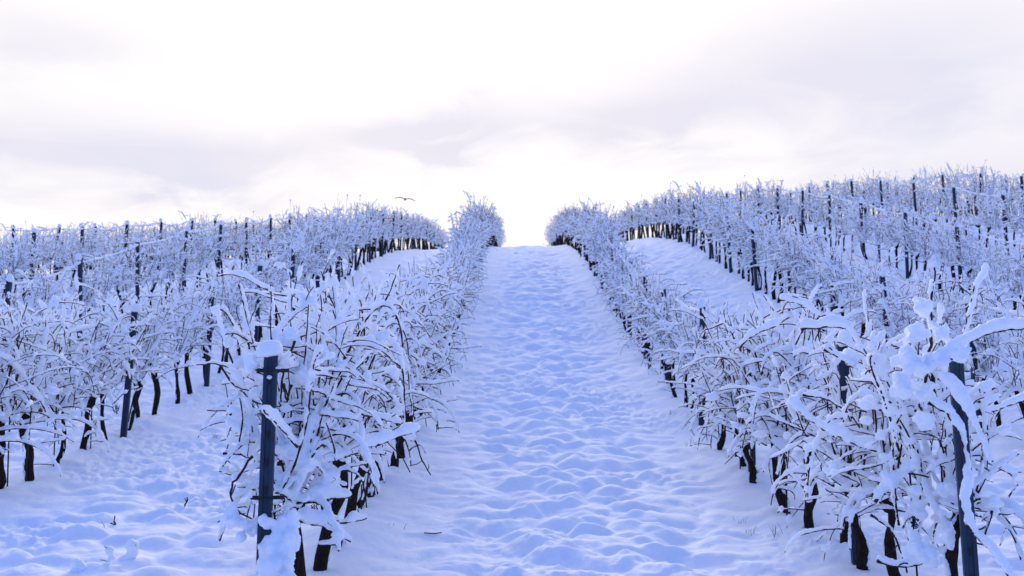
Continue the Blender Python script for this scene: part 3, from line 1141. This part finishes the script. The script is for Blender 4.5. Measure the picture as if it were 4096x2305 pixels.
HOOK = hook_mesh()
SPECK = MB()
SPECK.ball((0, -0.012, 0.014), (0.012, 0.010, 0.009), np.random.default_rng(3), 10, 7, 0.06)
SPECK = SPECK.mesh("snow_speck", SNOW)
mbx = MB()
mbx.tube([(-0.062, -0.004, 0), (-0.02, -0.009, -0.002), (0.02, -0.009, 0.0), (0.078, -0.004, 0.002)], 0.0045, 6)
mbx.box((-0.062, 0.043, -0.006), (0.078, 0.047, 0.010))
CROSS = mbx.mesh("crossbar", DARK, False)

for r in rowdefs:
    g = np.random.default_rng(int(abs(r['x']) * 37) + 3)
    for i, y in enumerate(r['posts']):
        near = r['k'] == 0 and i == 0
        x = r['x'] if near else r['x'] - (0.07 if r['k'] else 0.0) * math.copysign(1, r['x'])
        p = foot(x, y)
        root = bpy.data.objects.new("trellis_post", None)
        col.objects.link(root)
        root.location = p
        lean = (g.normal() * 0.02, g.normal() * 0.03, g.normal() * 0.15)
        if near:
            lean = (0.0, 0.004, 0.1) if r['side'] == 'left' else (0.0, -0.012, -0.25)
        root.rotation_euler = lean
        if near and r['side'] == 'left':
            root.scale = (1, 1, 1.018)
        put("post_profile", PROF_NEAR, root)
        if near:
            for k in range(9):
                hk = put("wire_hook", HOOK, root, (0, 0.004, PH - 0.115 - 0.118 * k))
                if r['side'] == 'left' and k in (0, 5, 8):
                    put("snow_speck", SPECK, hk)
            for zc in ((PH - 0.07, PH - 0.62) if r['side'] == 'left' else ()):
                put("crossbar", CROSS, root, (0, 0, zc))
            c = put("snow_cap", BIGCAP, root, (-0.008, 0.012, PH - 0.002))
            if r['side'] == 'right':
                c.scale = (0.75, 0.75, 0.7)
                c.location = (-0.03, 0.03, PH + 0.0)
            lab = ("tall steel end post left of the track with a thick rounded snow cap" if r['side'] == 'left'
                   else "steel end post at right foreground half buried under snow-loaded canes")
        else:
            cp = put("snow_cap", CAPS[g.integers(0, 4)], root, (0, 0, PH))
            cp.rotation_euler = (0, 0, g.uniform(0, 6))
            lab = f"blue grey steel post, {ORD[i]} up the slope in {r['name']}"
        tag(root, lab, "post", "steel trellis posts along the vine rows")


# ------------------------------------------------------------------ trellis wires with their snow
for r in rowdefs:
    ys = r['posts']
    for h, nm, amt in ((PH - 0.05, "top", 0.0155 if r['k'] == 0 else 0.0165), (0.62, "low", 0.009)):
        if nm == "low" and r['k'] > 1:
            continue
        g = np.random.default_rng(int(abs(r['x']) * 91) + int(h * 10))
        st = 0.05 if r['k'] < 2 else 0.07
        y = np.arange(ys[0], ys[-1] + 0.01, st)
        hz = np.interp(y, ys, [float(base_h(r['x'], q)) + 0.03 + h for q in ys])
        # sag between posts
        pa = np.array(ys)
        i = np.clip(np.searchsorted(pa, y, side='right') - 1, 0, len(pa) - 2)
        t_ = (y - pa[i]) / (pa[i + 1] - pa[i])
        sag = g.uniform(0.02, 0.09, len(pa))[i] * 4 * t_ * (1 - t_)
        pts = np.stack((np.full_like(y, r['x'] + 0.035), y, hz - sag), 1)
        mb = MB()
        mb.tube(pts, 0.003, 4)
        wire = put("trellis_wire", mb.mesh("trellis_wire", DARK))
        tag(wire, f"{nm} trellis wire with a ridge of snow in {r['name']}", "wire", "trellis wires along the vine rows")
        sb = MB()
        snow_runs(sb, pts, amt, g, 7, 0.9, 2.2)
        put("snow_ridge", sb.mesh("snow_ridge", SNOW), wire)


# ------------------------------------------------------------------ bird
def make_bird():
    mb = MB()
    # body along X (flying to the right and away)
    n = 11
    t_ = np.linspace(0, 1, n)
    pts = np.stack((np.zeros(n), -0.20 + 0.42 * t_, 0.01 * np.sin(t_ * 3.14)), 1)
    rad = np.array([0.005, 0.018, 0.032, 0.046, 0.055, 0.058, 0.052, 0.040, 0.036, 0.030, 0.006])
    mb.tube(pts, rad, 10)
    # tail fan
    v = [(-0.02, -0.15, 0.005), (0.02, -0.15, 0.005), (0.07, -0.34, 0.0), (0.03, -0.36, 0.0), (-0.03, -0.36, 0.0), (-0.07, -0.34, 0.0)]
    v2 = v + [(a, b_, c + 0.008) for a, b_, c in v]
    mb.add(v2, [(5, 4, 3, 2, 1, 0), (6, 7, 8, 9, 10, 11)] + [(i, (i + 1) % 6, 6 + (i + 1) % 6, 6 + i) for i in range(6)])
    body = mb.mesh("bird", FEATHER)
    return body


def wing_mesh(s):
    mb = MB()
    # stations along the span: (x, z, leading y, trailing y)
    st = [(0.03, 0.02, 0.10, -0.08), (0.14, 0.075, 0.13, -0.09), (0.26, 0.085, 0.14, -0.09), (0.36, 0.055, 0.11, -0.10), (0.46, 0.01, 0.04, -0.10), (0.53, -0.035, -0.05, -0.11)]
    v, f = [], []
    for x, z, ly, ty in st:
        v += [(s * x, ly, z), (s * x, (ly * 2 + ty) / 3, z + 0.030), (s * x, ty, z - 0.004), (s * x, (ly + ty) / 2, z - 0.006)]
    for i in range(len(st) - 1):
        o = i * 4
        for j in range(4):
            k = (j + 1) % 4
            f.append((o + j, o + k, o + 4 + k, o + 4 + j))
    f += [(3, 2, 1, 0), tuple(len(v) - 4 + j for j in range(4))]
    mb.add(v, f)
    return mb.mesh("wing", FEATHER)


bird = put("bird", make_bird())
put("wing", wing_mesh(-1), bird)
put("wing", wing_mesh(1), bird)
bird.location = px2w(1620, 799, 52.0)
bird.rotation_euler = (math.radians(3), math.radians(6), math.radians(10))
bird.scale = (1.02, 1.02, 1.02)
tag(bird, "dark bird gliding with spread wings above the left skyline", "bird")


# ------------------------------------------------------------------ small things poking through the snow
def ground_at_px(px, py):
    """where the view ray of a photo pixel meets the snow"""
    a, b_ = 2.5, 60.0
    ds = np.linspace(a, b_, 1500)
    P = np.array([px2w(px, py, d) for d in ds])
    gh = base_h(P[:, 0], P[:, 1]) + 0.02
    k = np.argmax(P[:, 2] <= gh)
    return np.array((P[k, 0], P[k, 1], float(ground_h(P[k, 0], P[k, 1])[0])))


def stalk(px, py, h, rad, lean, label, cat="twig", name="twig", snow=0.0, seed=0, m=CANE):
    g = np.random.default_rng(seed)
    p = ground_at_px(px, py)
    mb, sn = MB(), MB()
    L = np.array(lean, float)
    pts = np.array([(L[0] * t_ * h + g.normal() * 0.003, L[1] * t_ * h, h * t_ - 0.05) for t_ in np.linspace(0, 1, 7)])
    mb.tube(pts, rad * np.linspace(1.1, 0.7, 7) * g.uniform(0.8, 1.25, 7), 6)
    for k in range(2):
        i = g.integers(3, 7)
        mb.tube(grow(pts[min(i, 6)], (g.normal(), g.normal(), 0.7), h * 0.4, 0.015, g, 0.1), rad * 0.5, 5)
    o = put(name, mb.mesh(name, m), None, p)
    if snow > 0:
        sn.ball(pts[-1], (snow, snow, snow * 0.9), g, 9, 6, 0.12)
        sn.ball(pts[4] + np.array((snow * 0.5, 0, 0)), (snow * 0.8, snow * 0.8, snow * 0.9), g, 9, 6, 0.12)
        sn.ball(pts[2] - np.array((snow * 0.4, 0, 0)), (snow * 1.1, snow, snow * 0.7), g, 9, 6, 0.12)
        put("snow_cover", remesh(sn.mesh("snow_cover", SNOW), 0.008, 2), o)
    tag(o, label, cat)
    return o


stalk(733, 2040, 0.11, 0.006, (0.25, 0, 1), "dark thick twig stub leaning right from open snow left of the foreground post", seed=1)
stalk(473, 2105, 0.07, 0.008, (-0.5, 0.2, 1), "short dark stub barely showing above the snow in the left alley", seed=2)
stalk(415, 2125, 0.06, 0.002, (0.1, 0, 1), "thin pale grass stem standing alone in the left alley snow", "grass stem", "dry_grass", seed=3, m=GRASS)
stalk(495, 2255, 0.12, 0.005, (0.4, 0, 1), "snow-clumped weed with dark tips near the lower left corner", "weed", "weed", 0.042, seed=4, m=GRASS)
stalk(425, 2290, 0.13, 0.004, (0.1, 0, 1), "narrow weed with a tall snow lump at the bottom left", "weed", "weed", 0.028, seed=5, m=GRASS)
stalk(320, 2300, 0.08, 0.004, (-0.3, 0, 1), "low snowy weed at the bottom edge, leftmost of the weeds", "weed", "weed", 0.036, seed=6, m=GRASS)


def tuft(px, py, n, h, label, seed):
    g = np.random.default_rng(seed)
    p = ground_at_px(px, py)
    mb = MB()
    for k in range(n):
        a = g.uniform(0, 6.28)
        b0 = np.array((g.normal() * 0.03, g.normal() * 0.03, -0.03))
        pts = grow(b0, (math.cos(a) * 0.35, math.sin(a) * 0.35, 1), h * g.uniform(0.5, 1.1), 0.02, g, 0.05, 0.2)
        mb.tube(pts, 0.0018 * np.linspace(1.2, 0.4, len(pts)), 4)
    tag(put("grass_tuft", mb.mesh("grass_tuft", GRASS), None, p), label, "grass tuft")


for k, (px, py, n, h, lab) in enumerate((
        (3010, 2130, 7, 0.12, "sparse dry grass stems by the dark trunks of the right row"),
        (2960, 2090, 5, 0.10, "few short grass stems left of the right row's dark trunks"),
        (3100, 2150, 6, 0.13, "taller grass stems rising just below the leaning right trunk"),
        (2770, 1790, 9, 0.14, "pale grass fan at the foot of the post on the right track edge"),
        (2690, 1670, 5, 0.07, "small green grass blades poking out at the right track edge"),
        (1590, 2120, 4, 0.06, "tiny green blade tuft in the snow left of the track"),
        (1830, 1480, 5, 0.20, "dark upright stems at the left track edge beside the vines"),
        (860, 1760, 6, 0.12, "dry stems at the foot of the second left row"))):
    tuft(px, py, n, h, lab, 500 + k)

# low fallen canes beside the rows, lying on the snow
for k, (pts, lab) in enumerate((
        ([(1540, 1100 + 660), (1610, 1830), (1640, 1890)], "bare cane tip drooping to the snow on the left track edge"),
        ([(1700, 1805), (1735, 1806), (1770, 1810)], "short bare twig lying level on snow by the left row"))):
    g = np.random.default_rng(600 + k)
    q = np.array(line(pts, 6.3 if k == 0 else 6.8))
    P = np.stack([np.interp(np.linspace(0, 1, 16), np.linspace(0, 1, len(q)), q[:, c]) for c in range(3)], 1)
    gh = ground_h(P[:, 0], P[:, 1])
    P[:, 2] = np.maximum(P[:, 2], gh + 0.006) if k == 0 else gh + 0.008
    mb = MB()
    c0 = P[0].copy()
    mb.tube(P - c0, 0.0035, 5)
    tag(put("fallen_cane", mb.mesh("fallen_cane", CANE), None, c0), lab, "cane")
